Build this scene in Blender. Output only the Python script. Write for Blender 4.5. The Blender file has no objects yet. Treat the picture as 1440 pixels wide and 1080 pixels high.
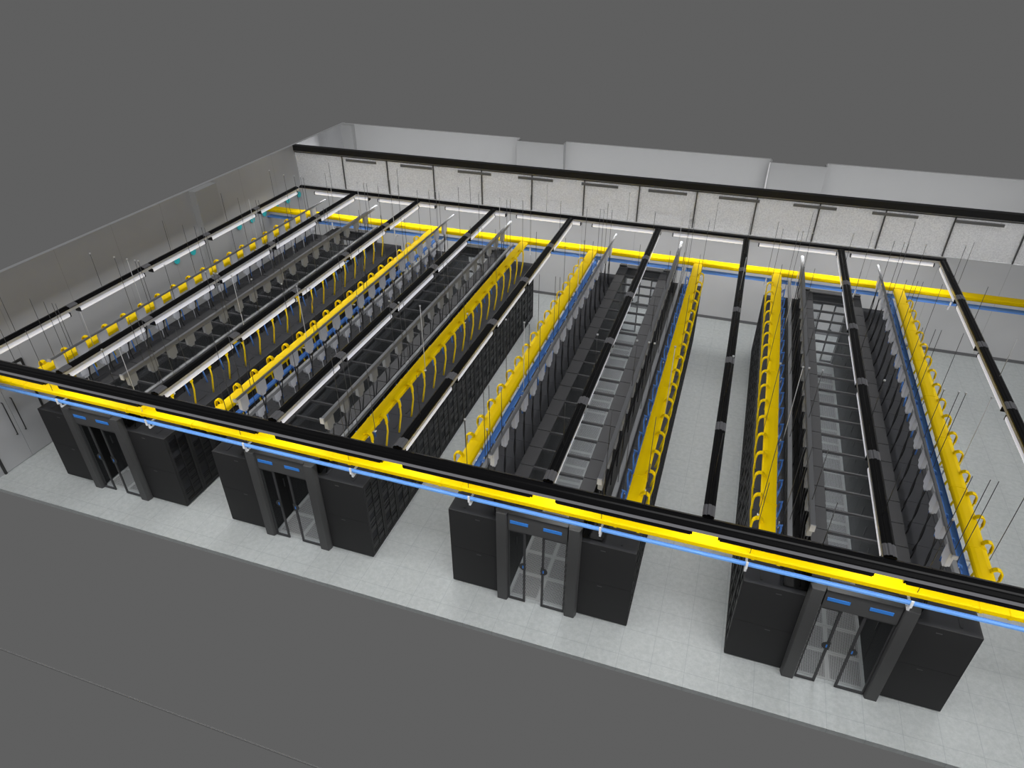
import bpy, math, random
from mathutils import Vector, Matrix
random.seed(7)
SC = bpy.context.scene
C = SC.collection

# ------------------------------------------------------------------ camera
CAM_POS = (16.01027802, -9.54483676, 12.34489418)
RIGHT = (0.94731634, 0.32029545, -0.00160373)
UP = (-0.17603036, 0.52480316, 0.83282349)
FWD = (-0.26759121, 0.78866499, -0.55353633)
cd = bpy.data.cameras.new('camera')
cam = bpy.data.objects.new('camera', cd)
C.objects.link(cam)
cam.matrix_world = Matrix(((RIGHT[0], UP[0], -FWD[0], CAM_POS[0]),
                           (RIGHT[1], UP[1], -FWD[1], CAM_POS[1]),
                           (RIGHT[2], UP[2], -FWD[2], CAM_POS[2]),
                           (0, 0, 0, 1)))
cd.sensor_fit = 'HORIZONTAL'
cd.sensor_width = 36.0
cd.lens = 961.18 / 1440 * 36.0
cd.clip_end = 200
SC.camera = cam

# ------------------------------------------------------------------ world, sun, exposure
w = bpy.data.worlds.new('world')
SC.world = w
w.use_nodes = True
w.node_tree.nodes['Background'].inputs[0].default_value = (0.1140, 0.1140, 0.1140, 1)
w.node_tree.nodes['Background'].inputs[1].default_value = 1.0
SC.view_settings.view_transform = 'Standard'
SC.view_settings.look = 'None'
SC.view_settings.exposure = 0.0
SC.view_settings.gamma = 1.0
SC.view_settings.use_curve_mapping = False
sd = bpy.data.lights.new('sun', 'SUN')
sd.energy = 1.0
sd.angle = math.radians(50)
sun = bpy.data.objects.new('sun', sd)
C.objects.link(sun)
sun.rotation_euler = Vector((-0.38, 0.60, -1.0)).to_track_quat('-Z', 'Y').to_euler()
CORR_FILL_W = 150.0
LAMP_W = 8.4          # watts per metre of luminaire


# ------------------------------------------------------------------ materials
def mat(name, col, rough=0.5, metal=0.0, spec=0.5, emit=None, estr=0.0, coat=0.0):
    m = bpy.data.materials.new(name)
    m.use_nodes = True
    b = m.node_tree.nodes['Principled BSDF']
    b.inputs['Base Color'].default_value = (*col, 1)
    b.inputs['Roughness'].default_value = rough
    b.inputs['Metallic'].default_value = metal
    b.inputs['Specular IOR Level'].default_value = spec
    b.inputs['Coat Weight'].default_value = coat
    if emit:
        b.inputs['Emission Color'].default_value = (*emit, 1)
        b.inputs['Emission Strength'].default_value = estr
    return m


def nd(m, t, **kw):
    n = m.node_tree.nodes.new(t)
    for k, v in kw.items():
        setattr(n, k, v)
    return n


def mth(m, op, a, b=None, c=None):
    n = nd(m, 'ShaderNodeMath', operation=op)
    for i, v in enumerate((a, b, c)):
        if v is None:
            continue
        if isinstance(v, (int, float)):
            n.inputs[i].default_value = v
        else:
            m.node_tree.links.new(v, n.inputs[i])
    return n.outputs[0]


def xyz(m):
    t = nd(m, 'ShaderNodeTexCoord')
    s = nd(m, 'ShaderNodeSeparateXYZ')
    m.node_tree.links.new(t.outputs['Object'], s.inputs[0])
    return t.outputs['Object'], s.outputs


def seam(m, coord, off, pitch, width):
    """1 on a seam, 0 elsewhere"""
    f = mth(m, 'FRACT', mth(m, 'DIVIDE', mth(m, 'SUBTRACT', coord, off - width / 2), pitch))
    return mth(m, 'LESS_THAN', f, width / pitch)


def mix(m, fac, a, b):
    n = nd(m, 'ShaderNodeMix', data_type='RGBA')
    L = m.node_tree.links
    if isinstance(fac, (int, float)):
        n.inputs[0].default_value = fac
    else:
        L.new(fac, n.inputs[0])
    for i, v in ((6, a), (7, b)):
        if isinstance(v, tuple):
            n.inputs[i].default_value = (*v, 1)
        else:
            L.new(v, n.inputs[i])
    return n.outputs[2]


def noise(m, vec, scale, detail=3, rough=0.6):
    n = nd(m, 'ShaderNodeTexNoise')
    n.inputs['Scale'].default_value = scale
    n.inputs['Detail'].default_value = detail
    n.inputs['Roughness'].default_value = rough
    m.node_tree.links.new(vec, n.inputs['Vector'])
    return n.outputs['Fac']


def ramp(m, fac, lo, hi):
    n = nd(m, 'ShaderNodeMapRange')
    n.inputs[1].default_value = lo
    n.inputs[2].default_value = hi
    m.node_tree.links.new(fac, n.inputs[0])
    return n.outputs[0]


TILE = 0.6615
M = {}
# floor: vinyl access-floor tiles with fine mottling and hairline joints
m = M['floor'] = mat('floor_tiles', (.5, .5, .5), rough=0.38, spec=0.35)
v, s = xyz(m)
n1 = ramp(m, noise(m, v, 9.0, 5, .7), .38, .62)
n2 = ramp(m, noise(m, v, 34.0, 2, .5), .45, .75)
c = mix(m, n1, (.47, .50, .50), (.55, .575, .575))
c = mix(m, mth(m, 'MULTIPLY', n2, .35), c, (.42, .44, .44))
j = mth(m, 'MAXIMUM', seam(m, s[0], 17.29, TILE, .010), seam(m, s[1], -.05, TILE, .010))
c = mix(m, mth(m, 'MULTIPLY', j, .55), c, (.30, .33, .35))
m.node_tree.links.new(c, m.node_tree.nodes['Principled BSDF'].inputs['Base Color'])


def panel_mat(name, axis, off, pitch, col, dark, width=.02, rough=.45, spec=.4):
    m = mat(name, col, rough=rough, spec=spec)
    v, s = xyz(m)
    f = noise(m, v, 0.6, 2)
    base = mix(m, ramp(m, f, .3, .7), tuple(x * .96 for x in col), tuple(min(1, x * 1.04) for x in col))
    c = mix(m, mth(m, 'MULTIPLY', seam(m, s[axis], off, pitch, width), .6), base, dark)
    m.node_tree.links.new(c, m.node_tree.nodes['Principled BSDF'].inputs['Base Color'])
    return m


M['wall_back'] = panel_mat('wall_panels_back', 0, .55, 2.005, (.62, .62, .63), (.3, .3, .3), .012)
M['wall_left'] = panel_mat('wall_panels_left', 1, 1.2, 2.0, (.50, .505, .52), (.25, .25, .26), .012, rough=.35, spec=.5)
M['wall_outer'] = mat('painted_wall', (.55, .555, .56), rough=.5)
M['column'] = mat('painted_column', (.45, .455, .46), rough=.5)

m = M['frosted'] = bpy.data.materials.new('frosted_glass')
m.use_nodes = True
nt = m.node_tree
b = nt.nodes['Principled BSDF']
v, s = xyz(m)
f = ramp(m, noise(m, v, 22, 5, .75), .36, .64)
c = mix(m, f, (.66, .66, .67), (.92, .92, .92))
nt.links.new(c, b.inputs['Base Color'])
b.inputs['Roughness'].default_value = .35
tl = nd(m, 'ShaderNodeBsdfTranslucent')
tp = nd(m, 'ShaderNodeBsdfTransparent')
m1 = nd(m, 'ShaderNodeMixShader')
m2 = nd(m, 'ShaderNodeMixShader')
m1.inputs[0].default_value = .45
m2.inputs[0].default_value = .08
nt.links.new(c, tl.inputs[0])
nt.links.new(b.outputs[0], m1.inputs[1])
nt.links.new(tl.outputs[0], m1.inputs[2])
nt.links.new(m1.outputs[0], m2.inputs[1])
nt.links.new(tp.outputs[0], m2.inputs[2])
nt.links.new(m2.outputs[0], nt.nodes['Material Output'].inputs[0])

m = M['glass'] = bpy.data.materials.new('clear_glass')
m.use_nodes = True
nt = m.node_tree
gl = nd(m, 'ShaderNodeBsdfGlossy')
gl.inputs['Roughness'].default_value = .45
gl.inputs['Color'].default_value = (.9, .95, 1, 1)
tp = nd(m, 'ShaderNodeBsdfTransparent')
tp.inputs[0].default_value = (.94, .945, .95, 1)
m1 = nd(m, 'ShaderNodeMixShader')
m1.inputs[0].default_value = .012
nt.links.new(tp.outputs[0], m1.inputs[1])
nt.links.new(gl.outputs[0], m1.inputs[2])
nt.links.new(m1.outputs[0], nt.nodes['Material Output'].inputs[0])

M['rack'] = mat('rack_paint', (.052, .052, .055), rough=.42, spec=.4)
M['rack_top'] = mat('rack_top_paint', (.034, .035, .039), rough=.75, spec=.15)
M['side'] = mat('rack_side_paint', (.030, .030, .031), rough=.6, spec=.25)
M['pillar'] = mat('door_frame_paint', (.074, .074, .075), rough=.45, spec=.4)
M['black'] = mat('black_mesh', (.006, .006, .006), rough=.5, spec=.25)
M['equip'] = mat('equipment_black', (.010, .010, .011), rough=.35, spec=.3)
M['roofp'] = mat('roof_panel_paint', (.044, .044, .046), rough=.75, spec=.15)
M['bar'] = mat('roof_bar_paint', (.04, .04, .042), rough=.6, spec=.2)
M['yellow'] = mat('yellow_duct', (.72, .50, .0), rough=.6, spec=.06)
M['yellow_cable'] = mat('yellow_tube', (.70, .50, .0), rough=.4, spec=.3)
M['blue'] = mat('blue_tray', (.12, .31, .84), rough=.45, spec=.3)
M['blue_light'] = mat('pale_blue_tray', (.17, .40, .90), rough=.45, spec=.3)
M['sign'] = mat('blue_sign', (.05, .26, .80), rough=.4, spec=.3)
M['busway'] = mat('grey_busway', (.19, .195, .205), rough=.4, spec=.4)
M['tapbox'] = mat('tap_box_plastic', (.45, .46, .50), rough=.4, spec=.4)
M['cable'] = mat('dark_cable', (.012, .012, .013), rough=.5, spec=.3)
M['rail'] = mat('black_gloss_rail', (.005, .005, .006), rough=.22, spec=.35)
M['glint_grey'] = mat('grey_glint', (.60, .60, .64), rough=.3, spec=.6)  # grey colour paints the cross rails' highlight line; lamp brackets share it
M['coupler'] = mat('grey_coupler', (.22, .22, .235), rough=.35, spec=.5)
M['lamp'] = mat('glowing_lamp_housing', (.85, .85, .9), rough=.25, spec=.6, emit=(.92, .92, 1), estr=.40)  # housing glows too, standing in for white highlights on the lamps
M['trim_glint'] = mat('white_trim_glint', (.9, .9, .92), rough=.2, spec=.7)  # white colour stands in for specular highlights along the rail sides
M['tapgrey'] = mat('tap_box_grey', (.24, .245, .25), rough=.45, spec=.3)
M['diffuser'] = mat('lamp_diffuser', (.9, .9, .9), rough=.4, emit=(.93, .93, 1), estr=.62)
M['rod'] = mat('threaded_rod', (.10, .10, .10), rough=.4, metal=.4)
M['white'] = mat('white_bracket', (.85, .85, .86), rough=.3, spec=.5)
M['beam'] = mat('black_beam', (.010, .010, .011), rough=.5)
M['skirt'] = mat('skirting', (.16, .16, .165), rough=.5)
M['cyan'] = mat('cyan_plastic', (.05, .62, .68), rough=.4)
M['slot'] = mat('vent_grey', (.22, .22, .22), rough=.6)
M['seamd'] = mat('mullion_dark', (.10, .10, .10), rough=.5)
M['handle'] = mat('door_pull_dark', (.03, .03, .03), rough=.4)
M['faint_line'] = mat('faint_line_grey', (.255, .255, .255), rough=.8, spec=0)  # even grey for the faint line strip

# perforated floor panel
m = M['perf'] = mat('perforated_panel', (.3, .3, .3), rough=.5, spec=.3)
v, s = xyz(m)
fx = mth(m, 'ABSOLUTE', mth(m, 'SUBTRACT', mth(m, 'FRACT', mth(m, 'MULTIPLY', s[0], 30.0)), .5))
fy = mth(m, 'ABSOLUTE', mth(m, 'SUBTRACT', mth(m, 'FRACT', mth(m, 'MULTIPLY', s[1], 30.0)), .5))
hole = mth(m, 'MULTIPLY', mth(m, 'LESS_THAN', fx, .32), mth(m, 'LESS_THAN', fy, .32))
ax = mth(m, 'LESS_THAN', mth(m, 'ABSOLUTE', s[0]), .285)
ay = mth(m, 'LESS_THAN', mth(m, 'ABSOLUTE', s[1]), .285)
ins = mth(m, 'MULTIPLY', ax, ay)
c = mix(m, mth(m, 'MULTIPLY', ins, hole), (.46, .47, .47), (.05, .05, .05))
m.node_tree.links.new(c, m.node_tree.nodes['Principled BSDF'].inputs['Base Color'])


# ------------------------------------------------------------------ mesh builder
class MB:
    def __init__(s):
        s.v, s.f, s.sm = [], [], []

    def box(s, x0, y0, z0, x1, y1, z1):
        n = len(s.v)
        s.v += [(x0, y0, z0), (x1, y0, z0), (x1, y1, z0), (x0, y1, z0), (x0, y0, z1), (x1, y0, z1), (x1, y1, z1), (x0, y1, z1)]
        s.f += [tuple(n + i for i in q) for q in ((0, 3, 2, 1), (4, 5, 6, 7), (0, 1, 5, 4), (1, 2, 6, 5), (2, 3, 7, 6), (3, 0, 4, 7))]
        s.sm += [False] * 6
        return s

    def prism(s, prof, a0, a1, axis):
        """closed profile extruded along 'x' or 'y' (profile = (u,z)) or 'z' (profile = (x,y))"""
        n = len(s.v)
        k = len(prof)
        for a in (a0, a1):
            for u, z in prof:
                s.v.append((a, u, z) if axis == 'x' else (u, a, z) if axis == 'y' else (u, z, a))
        for i in range(k):
            j = (i + 1) % k
            q = (n + i, n + j, n + k + j, n + k + i)
            s.f.append(q if axis != 'y' else q[::-1])
            s.sm.append(False)
        A = tuple(range(n, n + k))
        B = tuple(range(n + k, n + 2 * k))
        if axis != 'y':
            s.f += [A[::-1], B]
        else:
            s.f += [A, B[::-1]]
        s.sm += [False, False]
        return s

    def tube(s, pts, r, seg=8, r2=None):
        pts = [Vector(p) for p in pts]
        n = len(s.v)
        K = len(pts)
        for i, p in enumerate(pts):
            d = (pts[min(i + 1, K - 1)] - pts[max(i - 1, 0)]).normalized()
            a = d.cross(Vector((0, 0, 1)) if abs(d.z) < .9 else Vector((1, 0, 0))).normalized()
            b = d.cross(a)
            rr = r if r2 is None else r + (r2 - r) * i / (K - 1)
            for q in range(seg):
                t = 2 * math.pi * q / seg
                s.v.append(tuple(p + a * math.cos(t) * rr + b * math.sin(t) * rr))
        for i in range(K - 1):
            for q in range(seg):
                q2 = (q + 1) % seg
                s.f.append((n + i * seg + q, n + i * seg + q2, n + (i + 1) * seg + q2, n + (i + 1) * seg + q))
                s.sm.append(True)
        s.f += [tuple(n + q for q in range(seg))[::-1], tuple(n + (K - 1) * seg + q for q in range(seg))]
        s.sm += [False, False]
        return s

    def ribbon(s, pts, wdt, th, axis='y'):
        """flat strip of width wdt along y following pts in the xz plane"""
        for (a, b) in zip(pts[:-1], pts[1:]):
            a, b = Vector(a), Vector(b)
            d = (b - a).normalized()
            nrm = Vector((-d.z, 0, d.x)) * th / 2
            n = len(s.v)
            for p in (a, b):
                for sy in (-1, 1):
                    for sn in (-1, 1):
                        q = p + nrm * sn + Vector((0, sy * wdt / 2, 0))
                        s.v.append(tuple(q))
            s.f += [tuple(n + i for i in q) for q in ((0, 1, 3, 2), (4, 6, 7, 5), (0, 4, 5, 1), (2, 3, 7, 6), (0, 2, 6, 4), (1, 5, 7, 3))]
            s.sm += [False] * 6
        return s

    def build(s, name, m, parent=None, bevel=0):
        me = bpy.data.meshes.new(name)
        me.from_pydata([tuple(x) for x in s.v], [], s.f)
        me.polygons.foreach_set('use_smooth', s.sm)
        me.materials.append(m)
        me.update()
        o = bpy.data.objects.new(name, me)
        C.objects.link(o)
        if parent:
            o.parent = parent
        if bevel:
            bv = o.modifiers.new('bevel', 'BEVEL')
            bv.width = bevel
            bv.segments = 2
            bv.limit_method = 'ANGLE'
        return o


def empty(name, loc=(0, 0, 0)):
    o = bpy.data.objects.new(name, None)
    C.objects.link(o)
    o.location = loc
    o.empty_display_size = .1
    return o


def tag(o, label, cat=None, group=None):
    o['label'] = label
    if cat:
        o['category'] = cat
    if group:
        o['group'] = group
    return o


def struct(o):
    o['kind'] = 'structure'
    return o


def copy_tree(o, parent=None, skip=()):
    c = o.copy()
    C.objects.link(c)
    if parent:
        c.parent = parent
    for ch in list(o.children):
        if ch.name.split('.')[0] in skip:
            continue
        copy_tree(ch, c, skip)
    return c


ORD = ['nearest', 'second', 'third', 'fourth', 'fifth', 'sixth', 'seventh', 'eighth', 'ninth', 'tenth', 'eleventh',
       'twelfth', 'thirteenth', 'fourteenth', 'fifteenth', 'sixteenth', 'seventeenth', 'eighteenth', 'farthest']


def nth(k, n):
    return 'nearest' if k == 0 else 'farthest' if k == n - 1 else ORD[k] + ' from the front'


# ------------------------------------------------------------------ setting
YF, YB, XW, XR, YO = -1.04, 14.73, -1.646, 27.6, 18.72
HB = 5.03
struct(MB().box(XW, YF, -.12, XR, YO, 0).build('floor', M['floor']))
struct(MB().box(XW - .14, YF, -.12, XW, YO + .14, HB).build('wall_left', M['wall_left']))
struct(MB().box(XW, YB, 0, XR, YB + .12, 3.44).build('wall_back', M['wall_back']))
wo = MB()
for a, b in ((XW, 6.77), (8.80, 16.90), (18.90, XR)):
    wo.box(a, YO, 0, b, YO + .10, HB)
struct(wo.build('wall_outer', M['wall_outer']))
struct(MB().box(XW, YB - .012, 0, XR, YB, .11).build('baseboard_back', M['skirt']))
struct(MB().box(XW, 1.14, 0, XW + .012, YB - .012, .07).build('baseboard_left', M['slot']))
# clerestory of frosted glass with its mullions, one window per bay
SEAMS = [XW] + [.55 + 2.005 * k for k in range(0, 14)]
SEAMS[-1] = XR if SEAMS[-1] > XR else SEAMS[-1]
for k, (a, b) in enumerate(zip(SEAMS[:-1], SEAMS[1:])):
    p = struct(MB().box(a + .02, YB + .03, 3.45, b - .02, YB + .06, 4.75).build('window_%d' % (k + 1), M['frosted']))
    MB().box(b - .02, YB + .0, 3.44, b + .02, YB + .10, 4.78).build('mullion', M['seamd'], p)
struct(MB().box(XW, YB + .0, 4.75, XR, YB + .10, 4.775).build('trim_1', M['seamd']))
struct(MB().box(XW, YB - .06, 4.83, XR, YB + .16, HB + .01).build('trim_2', M['beam']))
struct(MB().box(XW, YB + .01, 4.775, XR, YB + .10, 4.83).build('trim_3', M['wall_back']))
# columns: two on the far corridor wall, one in its corner, one on the left wall
for a, b in ((6.77, 8.80), (16.90, 18.90)):
    struct(MB().box(a, YO - .36, 0, b, YO - .30, HB - .03).box(a, YO - .299, 0, a + .05, YO + .1, HB - .03).box(b - .05, YO - .299, 0, b, YO + .1, HB - .03).build('wall_column', M['column']))
struct(MB().box(XW, YO - .25, 0, -1.1, YO, HB - .01).build('wall_column', M['column']))
struct(MB().box(XW, 8.55, 0, XW + .27, 9.62, HB - .02).build('wall_column', M['column']))
tag(MB().tube([(16.86, YO - .44, 0.0), (16.86, YO - .44, HB)], .028).build('column_edge_strip', M['white']),
    'white vertical strip at the edge of the right column on the far outer wall', 'pipe')  # thin white tube along the column's left edge
# added strip drawing a faint line in front of the room
struct(MB().box(-2, -4.68, -.02, 17, -4.655, .01).build('trim_4', M['faint_line']))
for k in range(10):
    x0 = .75 + 2.43 * k
    tag(MB().box(x0, YB - .05, 4.60, x0 + 1.35, YB + .0, 4.69).box(x0 + .02, YB - .055, 4.625, x0 + 1.33, YB - .05, 4.64)
        .box(x0 + .02, YB - .055, 4.655, x0 + 1.33, YB - .05, 4.67).build('linear_vent', M['slot']),
        'slim grey linear vent under the black beam, %s of the ten' % ('leftmost' if k == 0 else 'rightmost' if k == 9 else ORD[k] + ' from the left'),
        'vent', 'linear vents under the black beam')

# added unseen light line, brightening the frosted clerestory and outer wall
co = tag(MB().box(-1.2, 16.65, 4.16, 26.5, 16.75, 4.22).build('added_corridor_light', M['diffuser']), 'added long slim fill light line behind the frosted glass', 'light')
MB().box(-1.2, 16.68, 4.221, 26.5, 16.72, 4.26).build('housing', M['white'], co)
for ang, yy in ((90, 16.78), (-90, 16.62)):
    ld = bpy.data.lights.new('added_corridor_lamp', 'AREA')
    ld.shape = 'RECTANGLE'
    ld.size, ld.size_y = 27.5, .15
    ld.energy = CORR_FILL_W * (0.42 if ang > 0 else 2.3)
    lo = bpy.data.objects.new('added_corridor_lamp', ld)
    C.objects.link(lo)
    lo.parent = co
    lo.location = (12.6, yy, 4.19)
    lo.rotation_euler = (math.radians(ang), 0, 0)

# double door in the left wall
X = XW
d1 = empty('door_1', (X, .29, 0))
struct(d1)
fr = MB().box(0.001, -.86, 0, .05, -.80, 2.74).box(0.001, .80, 0, .05, .86, 2.74).box(0.001, -.80, 2.68, .05, .80, 2.74)
fr.build('door_frame', M['handle'], d1)
for sg in (-1, 1):
    y0, y1 = (-.80, -.004) if sg < 0 else (.004, .80)
    lf = MB().box(0.001, y0, .02, .03, y1, 2.68).build('door_leaf', M['wall_left'], d1)
    MB().tube([(.03, sg * .13, .85), (.075, sg * .13, .85), (.075, sg * .13, 1.90), (.03, sg * .13, 1.90)], .014).build('door_handle', M['handle'], lf)

# cyan round sensors in a line on the left wall
ys = [7.19, 7.98, 9.70, 10.50, 11.29, 12.05, 12.85, 13.65, 14.45]
for k, y in enumerate(ys):
    o = empty('wall_sensor', (XW, y, 3.08))
    tag(o, 'small round cyan sensor on the left wall, %s along the line' % nth(k, 9), 'sensor', 'round cyan sensors on the left wall')
    MB().box(0, -.03, -.03, .06, .03, .03).build('bracket', M['cyan'], o)
    MB().tube([(.06, 0, 0), (.085, 0, 0)], .12, 20).build('sensor_face', M['cyan'], o)

# ------------------------------------------------------------------ server cabinets
PX = [0.0, 5.351, 11.356, 17.336]
W, L, H = 3.978, 12.647, 2.2
CX = [x + W / 2 for x in PX]
N = 19
P = L / N                      # cabinet pitch
D = 1.31                       # cabinet depth
AI = W / 2 - D - .012          # half width of the cold aisle
PODN = ['leftmost', 'second', 'third', 'rightmost']
ROWN = {-1: 'left', 1: 'right'}


def rack_proto():
    # local: x = 0 at outer (rear) face, +x towards the aisle; y from 0 to P; built for a left row
    r = empty('server_cabinet')
    g = .004
    b = MB().box(.03, g, 0.03, D - .03, P - g, H).box(.06, .05, 0, D - .06, P - .05, .03)
    b.box(.30, .12, H, .34, P - .12, H + .012).box(.95, .12, H, .99, P - .12, H + .012)
    body = b.build('body', M['rack_top'], r)
    # rear door: frame with stiles, recessed units behind
    f = MB()
    f.box(0, g, .04, .03, .07, H).box(0, P - .07, .04, .03, P - g, H).box(0, .07, .04, .03, P - .07, .11).box(0, .07, H - .09, .03, P - .07, H)
    f.box(0.003, P / 2 - .012, .11, .027, P / 2 + .012, H - .09)
    f.build('rear_door', M['side'], r)
    e = MB()
    rnd = random.Random(3)
    z = .14
    while z < H - .16:
        h = rnd.choice((.06, .06, .11, .16))
        for a, q in ((.075, P / 2 - .017), (P / 2 + .017, P - .075)):
            if rnd.random() < .8:
                e.box(.014, a, z, .0285, q, z + h - .022)
        z += h
    e.build('equipment', M['equip'], r)
    # aisle door: black perforated leaf with a frame rail and a swing handle
    f = MB().box(D - .03, g, .04, D - .006, P - g, H - .10)
    dr = f.build('front_door', M['black'], r)
    f = MB().box(D - .006, P - .075, .95, D + .010, P - .045, 1.20)
    f.build('handle', M['rack'], dr)
    MB().box(D - .03, g, H - .095, D - .006, P - g, H - .002).build('top_rail', M['roofp'], r)
    return r


def side_panel(parent, y, sgn):
    s = MB().box(.005, y, .03, D - .005, y + sgn * .018, 1.115) if sgn > 0 else MB().box(.005, y - .018, .03, D - .005, y, 1.115)
    if sgn > 0:
        s.box(.005, y, 1.123, D - .005, y + .018, H + .005)
    else:
        s.box(.005, y - .018, 1.123, D - .005, y, H + .005)
    sp = s.build('side_panel', M['side'], parent)
    yy = y + sgn * .022
    a, b = sorted((y + sgn * .018, yy))
    for z in (1.03, 2.07):
        MB().box(D / 2 - .05, a, z, D / 2 + .05, b, z + .02).build('latch', M['pillar'], sp)


base = rack_proto()
first = True
for pi, px in enumerate(PX):
    for sd_ in (-1, 1):
        for k in range(N):
            if first:
                r = base
                first = False
            else:
                r = copy_tree(base, skip=('side_panel',))
            if sd_ < 0:
                r.location = (px, k * P, 0)
                r.rotation_euler = (0, 0, 0)
            else:
                r.location = (px + W, (k + 1) * P, 0)
                r.rotation_euler = (0, 0, math.pi)
            tag(r, 'black server cabinet, %s in the %s row of the %s block' % (nth(k, N), ROWN[sd_], PODN[pi]), 'server cabinet',
                'server cabinets in the %s row of the %s aisle block' % (ROWN[sd_], PODN[pi]))
            if k == 0:
                side_panel(r, 0 if sd_ < 0 else P, -1 if sd_ < 0 else 1)
            if k == N - 1:
                side_panel(r, P if sd_ < 0 else 0, 1 if sd_ < 0 else -1)

# ------------------------------------------------------------------ aisle doors and roof
RZ = 2.60


def door_set():
    o = empty('aisle_door')
    for sg in (-1, 1):
        a, b = sorted((sg * .625, sg * .895))
        prof = [(a, -.05), (a + .03, -.15), (b - .03, -.15), (b, -.05), (b, .0), (a, .0)]
        p = MB().prism([(u, v - .022) for u, v in prof], 0.0, RZ, 'z')
        p.build('pillar', M['pillar'], o, .006)
    MB().box(-.622, -.13, 2.15, .622, -.01, RZ).box(-.622, -.01, 2.45, .622, .10, RZ - .002).build('header', M['pillar'], o, .006)
    for cx in (-.385, .315):
        MB().box(cx - .19, -.142, 2.36, cx + .19, -.130, 2.435).build('sign', M['sign'], o)
    for sg in (-1, 1):
        xi = -.25 if sg < 0 else .105
        xo = sg * .62
        a, b = sorted((xi, xo))
        st = .048
        f = MB().box(a, -.105, .01, a + st if sg > 0 else a + .02, -.075, 2.148)
        f.box(b - st if sg < 0 else b - .02, -.105, .01, b, -.075, 2.148)
        f.box(a + .02, -.105, .01, b - .02, -.075, .065).box(a + .02, -.105, 2.10, b - .02, -.075, 2.148)
        lf = f.build('door_leaf', M['rack'], o)
        MB().box(a + .02, -.093, .065, b - .02, -.087, 2.10).build('glass', M['glass'], lf)
        hx = xi + (-.045 if sg < 0 else .045)
        pts = []
        for q in range(17):
            t = math.pi * q / 16
            pts.append((xi - sg * .012 + sg * .145 * math.sin(t), 1.15 + .105 * math.cos(t)))
        MB().prism(pts, 0, .02, 'y').build('handle', M['handle'], lf).location = (0, -.126, 0)
        MB().box(hx - .012, -.131, 1.11, hx + .012, -.1265, 1.19).build('keypad', M['sign'], lf)
    return o


dset = door_set()
for pi, c in enumerate(CX):
    for end in (0, 1):
        o = dset if (pi == 0 and end == 0) else copy_tree(dset)
        o.location = (c, 0 if end == 0 else L, 0)
        o.rotation_euler = (0, 0, 0 if end == 0 else math.pi)
        tag(o, 'dark grey glazed sliding double door at the %s end of the %s block' % (('near', 'far')[end], PODN[pi]), 'door',
            'sliding doors at the ends of the aisle blocks')


def roof():
    o = empty('aisle_roof')
    y0, y1 = .11, L - .11
    n = 19
    q = (y1 - y0) / n
    for sg in (-1, 1):
        s = MB()
        for k in range(n):
            a, b = sorted((sg * .56, sg * .87))
            s.box(a, y0 + k * q + .012, RZ - .03, b, y0 + (k + 1) * q - .012, RZ)
        a, b = sorted((sg * .57, sg * .86))
        s.build('side_panel', M['roofp'], o)
        a, b = sorted((sg * .80, sg * .855))
        u = MB().box(a, y0, H + .012, b, y1, RZ - .032)
        u.build('upstand', M['black'], o)
        a, b = sorted((sg * .565, sg * .86))
        MB().box(a, y0, RZ - .055, b, y1, RZ - .031).build('side_rail', M['bar'], o)
    bar0 = None
    for k in range(n + 1):
        y = y0 + k * q
        if bar0 is None:
            bar0 = MB().box(-.555, -.022, RZ - .07, .555, .022, RZ - .004).build('crossbar', M['bar'], o)
            bar0.location = (0, y + .022, 0)
        else:
            c = bar0.copy()
            C.objects.link(c)
            c.parent = o
            c.location = (0, y - (.022 if k == n else 0), 0)
    g0 = None
    for k in range(n):
        if g0 is None:
            g0 = MB().box(-.55, -.29, RZ - .03, .55, .29, RZ - .022).build('glass_panel', M['glass'], o)
            g0.location = (0, y0 + (k + .5) * q, 0)
        else:
            c = g0.copy()
            C.objects.link(c)
            c.parent = o
            c.location = (0, y0 + (k + .5) * q, 0)
    return o


rf = roof()
for pi, c in enumerate(CX):
    o = rf if pi == 0 else copy_tree(rf)
    o.location = (c, 0, 0)
    tag(o, 'long glazed roof with dark crossbars over the aisle of the %s block' % PODN[pi], 'aisle roof', 'glazed roofs over the cold aisles')

# perforated panels
tw = AI - .004
pf = MB().box(-tw / 2 + .003, -P / 2 + .003, 0, tw / 2 - .003, P / 2 - .003, .008).build('perforated_floor_tile', M['perf'])
first = True
for pi, c in enumerate(CX):
    for k in range(18):
        for sg in (-1, 1):
            o = pf if first else pf.copy()
            if not first:
                C.objects.link(o)
            first = False
            o.location = (c + sg * tw / 2, (k + .5) * P + .02, .0005)
            tag(o, 'grey perforated floor tile, %s in the %s file of the %s cold aisle' % (nth(k, 18), ROWN[sg], PODN[pi]), 'floor tile',
                'perforated tiles in the %s cold aisle' % PODN[pi])


# ------------------------------------------------------------------ overhead services, one set per cabinet row
def rods(parent, pts, z0, z1, dots=True):
    base_ = {}
    for i, (x, y) in enumerate(pts):
        kk = 'w' if random.random() < .06 else 'r'
        if kk not in base_:
            r = base_[kk] = MB().tube([(0, 0, z0), (0, 0, z1)], .0065 if kk == 'r' else .008, 6).build('hanger_rod', M['rod' if kk == 'r' else 'white'], parent)
        else:
            r = base_[kk].copy()
            C.objects.link(r)
            r.parent = parent
        r.location = (x, y, 0)
        if dots and i % 3 == 1:
            d = MB().tube([(x, y, z1), (x, y, z1 + .03)], .022, 8).build('rod_anchor', M['white'], parent)


YC, BC = 1.765, 1.61
RODY = [.90 + 2.65 * k for k in range(5)]
CH = [-.10 + P * k for k in range(18)]
ZY = 3.10                                                    # underside of the yellow duct


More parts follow.
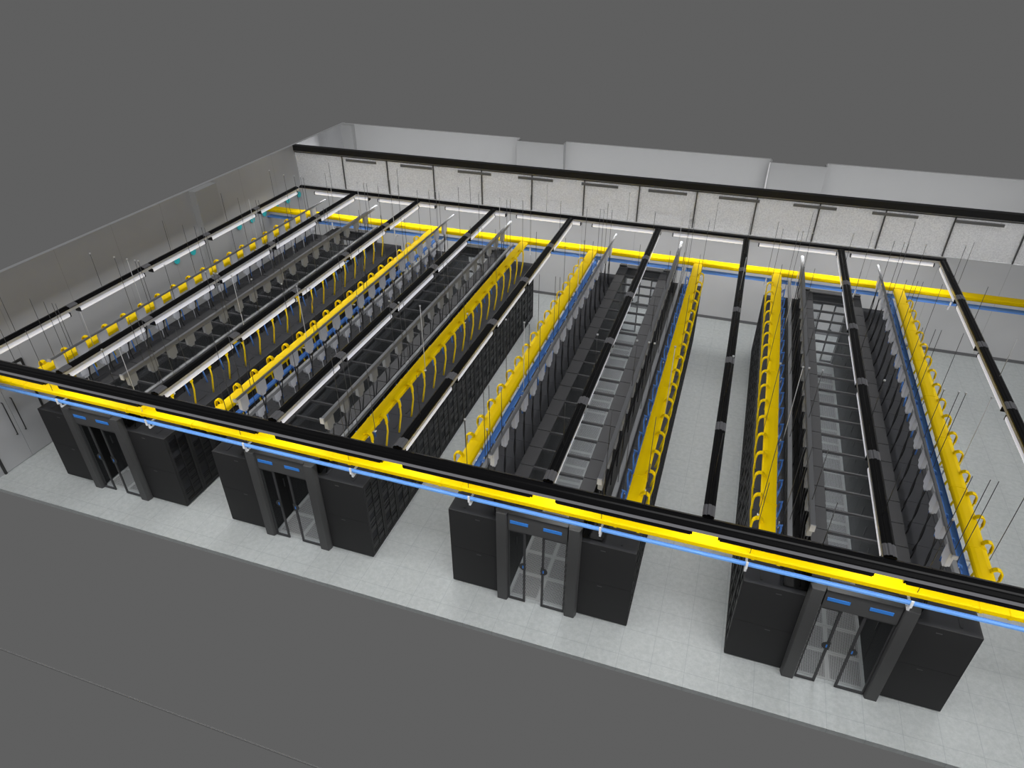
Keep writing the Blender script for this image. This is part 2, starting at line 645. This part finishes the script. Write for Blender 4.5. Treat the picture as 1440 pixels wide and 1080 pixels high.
def duct_profile(c, z, hw, h):
    return [(c - hw + .03, z), (c + hw - .03, z), (c + hw, z + .03), (c + hw, z + h - .02), (c + hw - .02, z + h),
            (c + .06, z + h + .012), (c - .06, z + h + .012), (c - hw + .02, z + h), (c - hw, z + h - .02), (c - hw, z + .03)]


def yellow_row(sg):
    o = empty('fiber_raceway')
    MB().prism(duct_profile(sg * YC, ZY, .145, .12), .10, 12.12, 'y').build('duct', M['yellow'], o)
    for k in range(7):
        y = 1.1 + k * 1.66
        MB().prism(duct_profile(sg * YC, ZY - .008, .153, .134), y, y + .05, 'y').build('duct_joiner', M['yellow'], o)
    first_ = None
    for y in CH[1:]:
        if first_ is None:
            s = MB()
            x0, x1 = sg * (YC + .09), sg * (YC + .27)
            pts = [(x0, 0, ZY + .13), (x0 + sg * .02, 0, ZY + .175), (x0 + sg * .07, 0, ZY + .205), (x0 + sg * .13, 0, ZY + .19), (x1 - sg * .01, 0, ZY + .14), (x1, 0, ZY + .06), (x1, 0, ZY - .02)]
            s.ribbon(pts, .085, .024)
            first_ = s.build('fiber_chute', M['yellow'], o)
            t = MB().tube([(x1, 0, ZY - .02), (x1 - sg * .01, .01, 2.85), (x1 - sg * .06, .0, 2.55), (x1 - sg * .10, .0, 2.33)], .020, 6, .024)
            t.build('drop_tube', M['yellow_cable'], first_)
            first_.location = (0, y, 0)
        else:
            c = copy_tree(first_, o)
            c.location = (0, y, 0)
    s = None
    for y in RODY:
        if s is None:
            s = MB().box(-.175, -.025, ZY - .03, .175, .025, ZY - .012).box(-.012, -.012, ZY - .14, .012, .012, ZY - .03).build('support_bracket', M['white'], o)
        else:
            n_ = s.copy()
            C.objects.link(n_)
            n_.parent = o
            s = n_
        s.location = (sg * YC, y, 0)
    rods(o, [(sg * (YC + .155), y) for y in RODY], ZY - .02, 4.88)
    return o


def blue_row(sg):
    o = empty('cable_tray')
    z = 2.86
    c0 = sg * BC
    MB().box(c0 - .055, .12, z, c0 + .055, 12.12, z + .012).box(c0 - .055, .12, z + .012, c0 - .045, 12.12, z + .06) \
        .box(c0 + .045, .12, z + .012, c0 + .055, 12.12, z + .06).box(c0 - .042, .12, z + .012, c0 + .042, 12.12, z + .045).build('tray', M['blue'], o)
    first_ = None
    for y in CH[1:]:
        y = y + .26
        if first_ is None:
            x1 = sg * (BC - .135)
            xa = c0 - sg * .05
            pts = [(xa, 0, z + .05), (xa - sg * .03, 0, z + .13), (xa - sg * .09, 0, z + .15), (x1 + sg * .01, 0, z + .10), (x1, 0, z), (x1 + sg * .01, .02, z - .20), (x1 + sg * .03, .04, 2.36)]
            first_ = MB().tube(pts, .020, 7).build('cable_drop', M['blue'], o)
            first_.location = (0, y, 0)
        else:
            c = first_.copy()
            C.objects.link(c)
            c.parent = o
            c.location = (0, y, 0)
    s = None
    for y in RODY:
        if s is None:
            s = MB().box(-.10, -.02, z - .022, .10, .02, z - .004).box(.08, -.02, z - .004, .10, .02, z + .12).build('support_bracket', M['white'], o)
        else:
            n_ = s.copy()
            C.objects.link(n_)
            n_.parent = o
            s = n_
        s.location = (c0, y + .03, 0)
    rods(o, [(sg * (BC - .13), y) for y in RODY], z - .01, 4.88)
    return o


def busway(sg, kind, thin=False):
    """upper: inner busway with tap-off boxes; lower: second busway with boxes right under it; plain: thin busway nearer the blue tray"""
    o = empty('busway')
    high = kind == 'upper'
    xc = sg * {'upper': 1.10, 'lower': 1.215, 'plain': 1.36}[kind]
    z0, z1 = {'upper': (3.60, 3.71), 'lower': (2.94, 3.04), 'plain': (3.04, 3.13)}[kind]
    ya, yb = (.22, 12.68) if high else (.12, 12.10)
    zb0 = z0
    if thin:
        z0 = z1 - .045
    hw = .018 if thin else .036
    tb = M['tapbox'] if thin or kind == 'lower' else M['tapgrey']
    MB().box(xc - hw, ya, z0, xc + hw, yb, z1).box(xc - hw - .008, ya, z1 - .016, xc + hw + .008, yb, z1 - .006).box(xc - hw - .008, ya, z0 + .008, xc + hw + .008, yb, z0 + .016).build('housing', M['busway'], o)
    MB().box(xc - .045, ya - .03, z0 - .015, xc + .045, ya - .002, z1 + .015).build('end_cap', M['tapbox'], o)
    s0 = None
    if kind != 'plain':
        for k in range(18):
            y = ya + .22 + P * k
            if s0 is None:
                h = (.24 if high else .16) + (z0 - zb0)
                s = MB().box(-.045, -.13, z0 - h, .045, .13, z0 - .003)
                s.prism([(-.09, z0 - h), (-.06, z0 - h - .08), (.06, z0 - h - .08), (.09, z0 - h)], -.035, .035, 'x')
                s0 = s.build('tap_off_box', tb, o, .008)
                zb = z0 - h - .08
                if high:
                    for e, dx, dy in ((-.03, -.10, -.22), (.05, -.02, -.10)):
                        pts = []
                        for t in range(9):
                            u = t / 8
                            pts.append((sg * (e * .3 + dx * u * u), e + dy * u + .05 * math.sin(u * 6.3 + e * 30), zb + .01 + (2.225 - zb) * u))
                        MB().tube(pts, .013, 7).build('power_cable', M['cable'], s0)
                else:
                    MB().tube([(-.02, .04, zb + .01), (-.02, .05, 2.24)], .009, 6).build('power_cable', M['tapbox'], s0)
                s0.location = (xc, y, 0)
            else:
                c = copy_tree(s0, o)
                c.location = (xc, y, 0)
    rods(o, [(xc, y) for y in RODY], z1 + .001, 4.88)
    return o


rows = {}
for sg in (-1, 1):
    rows[sg] = dict(y=yellow_row(sg), b=blue_row(sg), a=busway(sg, 'upper', sg < 0), l=busway(sg, 'lower' if sg < 0 else 'plain'))
alt = {('a', -1): busway(-1, 'upper', False), ('a', 1): busway(1, 'upper', True), ('l', -1): busway(-1, 'plain')}
alt_used = set()
for pi, c in enumerate(CX):
    for sg in (-1, 1):
        for key in 'ybal':
            src = rows[sg][key]
            if (pi == 3 and key == 'a') or (pi >= 2 and sg < 0 and key == 'l'):
                o = copy_tree(alt[(key, sg)]) if (key, sg) in alt_used else alt[(key, sg)]
                alt_used.add((key, sg))
            else:
                o = src if pi == 0 else copy_tree(src)
            o.location = (c, 0, 0)
            where = 'over the %s cabinet row of the %s block' % (ROWN[sg], PODN[pi])
            if key == 'y':
                tag(o, 'yellow fiber raceway ' + where, 'raceway', 'yellow raceways over the cabinet rows')
            elif key == 'b':
                tag(o, 'narrow blue cable tray ' + where, 'cable tray', 'blue trays over the cabinet rows')
            elif key == 'a':
                tag(o, 'upper grey busway ' + where, 'busway', 'upper busways over the cabinet rows')
            else:
                tag(o, 'lower grey busway ' + where, 'busway', 'lower busways over the cabinet rows')

# black channels added on the cabinet tops, a dark band beside the roof
for pi, sg, rn in ((2, 1, 'right row of the third'), (3, -1, 'left row of the rightmost')):
    x0, x1 = sorted((sg * .875, sg * 1.29))
    g_ = MB().box(x0, .10, H + .014, x1, L - .10, H + .024).box(x0, .10, H + .024, x0 + .012, L - .10, H + .08).box(x1 - .012, .10, H + .024, x1, L - .10, H + .08)
    o = g_.build('black_channel', M['black'])
    o.location = (CX[pi], 0, 0)
    tag(o, 'black shallow channel lying on the cabinet tops of the ' + rn + ' block', 'cable gutter')

# ------------------------------------------------------------------ cross runs of yellow duct and blue tray
FX = [1.35 + 2.655 * k for k in range(9)]


def cross_run(y, name_pos):
    o = empty('fiber_raceway', (0, y, 0))
    MB().prism(duct_profile(0, ZY, .176, .13), XW + .01, 25.2, 'x').build('duct', M['yellow'], o)
    for c in CX:
        for sg in (-1, 1):
            for e in (-.215, .215):
                x = c + sg * YC + e
                MB().prism(duct_profile(0, ZY - .008, .185, .146), x - .025, x + .025, 'x').build('duct_joiner', M['yellow'], o)
    tag(o, 'long yellow fiber raceway running across the %s of all cabinet rows' % name_pos, 'raceway')
    rods(o, [(x, -.15) for x in FX], ZY + .13, 4.88)
    t = empty('cable_tray', (0, y, 0))
    z = 2.86
    ty = -.02
    if y < 5:
        z += .022
    tb = -.03 if y < 5 else .13
    MB().box(XW + .01, ty - .11, z, 25.2, ty + tb, z + .012).box(XW + .01, ty - .11, z + .012, 25.2, ty - .098, z + .035).box(XW + .01, ty + tb - .012, z + .012, 25.2, ty + tb, z + .035) \
        .box(XW + .01, ty - .09, z + .012, 25.2, ty + tb - .02, z + .026).build('tray', M['blue_light'] if y < 5 else M['blue'], t)
    s = None
    for x in FX:
        if s is None:
            s = MB().box(-.02, -.15, z - .03, .02, .14, z - .005).box(-.02, -.15, z - .005, .02, -.125, z + .13).box(-.02, -.10, z - .13, .02, -.07, z - .03).box(-.02, -.10, z - .15, .02, .06, z - .13) \
                .build('support_bracket', M['white'], t)
        else:
            n_ = s.copy()
            C.objects.link(n_)
            n_.parent = t
            s = n_
        s.location = (x, ty, 0)
    tag(t, 'long blue cable tray under the yellow raceway across the %s of all cabinet rows' % name_pos, 'cable tray')


cross_run(-.165, 'front')
cross_run(12.36, 'back')

# ------------------------------------------------------------------ lighting trunks and luminaires
TX = [-.18, 2.28, 4.93, 7.87, 10.67, 13.655, 16.455, 19.25, 22.08]
TN = ['along the left wall', 'over the leftmost block', 'between the leftmost and second blocks', 'over the second block',
      'between the second and third blocks', 'over the third block', 'between the third and rightmost blocks',
      'over the rightmost block', 'right of the rightmost block']
ZR = 4.10


def rail_prof(c, hw):
    return [(c - hw, ZR), (c + hw, ZR), (c + hw, ZR + .03), (c + hw * .62, ZR + .055), (c + hw * .35, ZR + .05), (c + hw * .2, ZR + .07),
            (c - hw * .2, ZR + .07), (c - hw * .35, ZR + .05), (c - hw * .62, ZR + .055), (c - hw, ZR + .03)]


def side_trims(o, hw, a0, a1, axis):
    for sg in (-1, 1):
        u0, u1 = sorted((sg * (hw - .02), sg * (hw - .004)))
        if axis == 'y':
            MB().box(u0, a0, ZR - .075, u1, a1, ZR - .001).build('side_trim', M['trim_glint'], o)
        else:
            MB().box(a0, u0, ZR - .075, a1, u1, ZR - .001).build('side_trim', M['glint_grey'], o)


def lamp_proto(ln, dark=False):
    o = empty('linear_luminaire')
    z = ZR - (.235 if dark else .21)
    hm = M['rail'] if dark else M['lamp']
    prof = [(-.05, z + .10), (.05, z + .10), (.075, z + .085), (.082, z + .05), (-.082, z + .05), (-.075, z + .085)]
    if dark:
        prof = [(-.12, z + .15), (.12, z + .15), (.13, z + .12), (.12, z + .05), (-.12, z + .05), (-.13, z + .12)]
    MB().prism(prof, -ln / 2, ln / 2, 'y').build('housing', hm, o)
    prof = [(-.082, z + .049), (.082, z + .049), (.075, z + .01), (.045, z), (-.045, z), (-.075, z + .01)] if not dark else [(-.05, z + .049), (.05, z + .049), (.05, z + .03), (-.05, z + .03)]
    MB().prism(prof, -ln / 2, ln / 2, 'y').build('diffuser', M['diffuser'], o)
    for sg in (-1, 1):
        a, b = sorted((sg * (ln / 2 + .001), sg * (ln / 2 + .03)))
        MB().box(-.085, a, z - .005 + (.04 if dark else 0), .085, b, z + .105).build('end_cap', M['rail'], o)
        a, b = sorted((sg * (ln / 2 - .25), sg * (ln / 2 - .22)))
        MB().box(-.02, a, z + (.151 if dark else .102), .02, b, ZR - .002).build('bracket', M['glint_grey'], o)
    return o


def area(name, loc, length, parent, rot, f=1.0):
    ld = bpy.data.lights.new(name, 'AREA')
    ld.shape = 'RECTANGLE'
    ld.size = .14
    ld.size_y = length
    ld.energy = LAMP_W * length * f
    lo = bpy.data.objects.new(name, ld)
    C.objects.link(lo)
    lo.parent = parent
    lo.location = loc
    lo.rotation_euler = (0, 0, rot)
    return lo


YT0, YT1 = -.60, 12.45
LY = [.70 + 2.63 * k for k in range(5)]
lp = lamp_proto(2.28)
first = True
for i, x in enumerate(TX):
    o = empty('lighting_trunk', (x, 0, 0))
    MB().prism(rail_prof(0, .098), YT0, YT1, 'y').build('rail', M['rail'], o)
    side_trims(o, .098, YT0, YT1, 'y')
    for y in [-.595] + [y + 1.315 for y in LY[:4]]:
        MB().prism([(u, z + .006) for u, z in rail_prof(0, .101)], y if y < 0 else y - .13, y + .26 if y < 0 else y + .13, 'y').build('coupler', M['coupler'], o)
    rods(o, [(0, .42 + 2.66 * k) for k in range(5)], ZR + .096, 5.14)
    tag(o, 'glossy black lighting trunk running front to back ' + TN[i], 'lighting trunk', 'lighting trunks running front to back')
    area('trunk_light', (0, (YT0 + YT1) / 2, ZR - .23), YT1 - YT0 - .3, o, 0, .45 if i == 0 else 1)
    for k, y in enumerate(LY):
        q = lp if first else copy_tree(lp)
        first = False
        q.location = (x, y, 0)
        tag(q, 'white luminaire, %s under the trunk %s' % (nth(k, 5), TN[i]), 'light', 'luminaires under the trunk ' + TN[i])

for y, pos, ln0 in ((-.78, 'front', 0), (12.62, 'back', 1)):
    o = empty('lighting_trunk', (0, y, 0))
    x0, x1 = (-.10, 25.0) if pos == 'front' else (-.10, 22.16)
    MB().prism(rail_prof(0, .15 if pos == 'front' else .115), x0, x1, 'x').build('rail', M['rail'], o)
    side_trims(o, .15 if pos == 'front' else .115, x0, x1, 'x')
    rods(o, [(1.3 + 2.82 * k, 0) for k in range(8)], ZR + .096, 5.14)
    tag(o, 'glossy black lighting trunk running left to right at the %s' % pos, 'lighting trunk')
    if pos == 'front':
        cs = [((a + b) / 2, b - a) for a, b in zip(TX[:-1], TX[1:])] + [(23.5, 2.8)]
    else:
        cs = [(.45 + 1.24 + 2.72 * k, 2.75) for k in range(8)]
    for k, (cx, g) in enumerate(cs):
        if pos == 'front' and k == 0:
            lf_ = lamp_proto(2.28, True)
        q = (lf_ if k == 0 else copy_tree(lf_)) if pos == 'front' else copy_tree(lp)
        q.rotation_euler = (0, 0, math.pi / 2)
        q.location = (cx, 0, 0)
        q.location.y = y
        if pos == 'front':
            q.scale = (1, (g - .40) / 2.36, 1)
        tag(q, '%s linear luminaire under the %s cross trunk, %s of its line' % ('black' if pos == 'front' else 'white', pos, 'leftmost' if k == 0 else 'rightmost' if k == len(cs) - 1 else ORD[k] + ' from the left'),
            'light', 'luminaires under the %s cross trunk' % pos)
    lo = area('trunk_light', ((x0 + x1) / 2, 0, ZR - .23), x1 - x0 - .3, o, math.pi / 2)
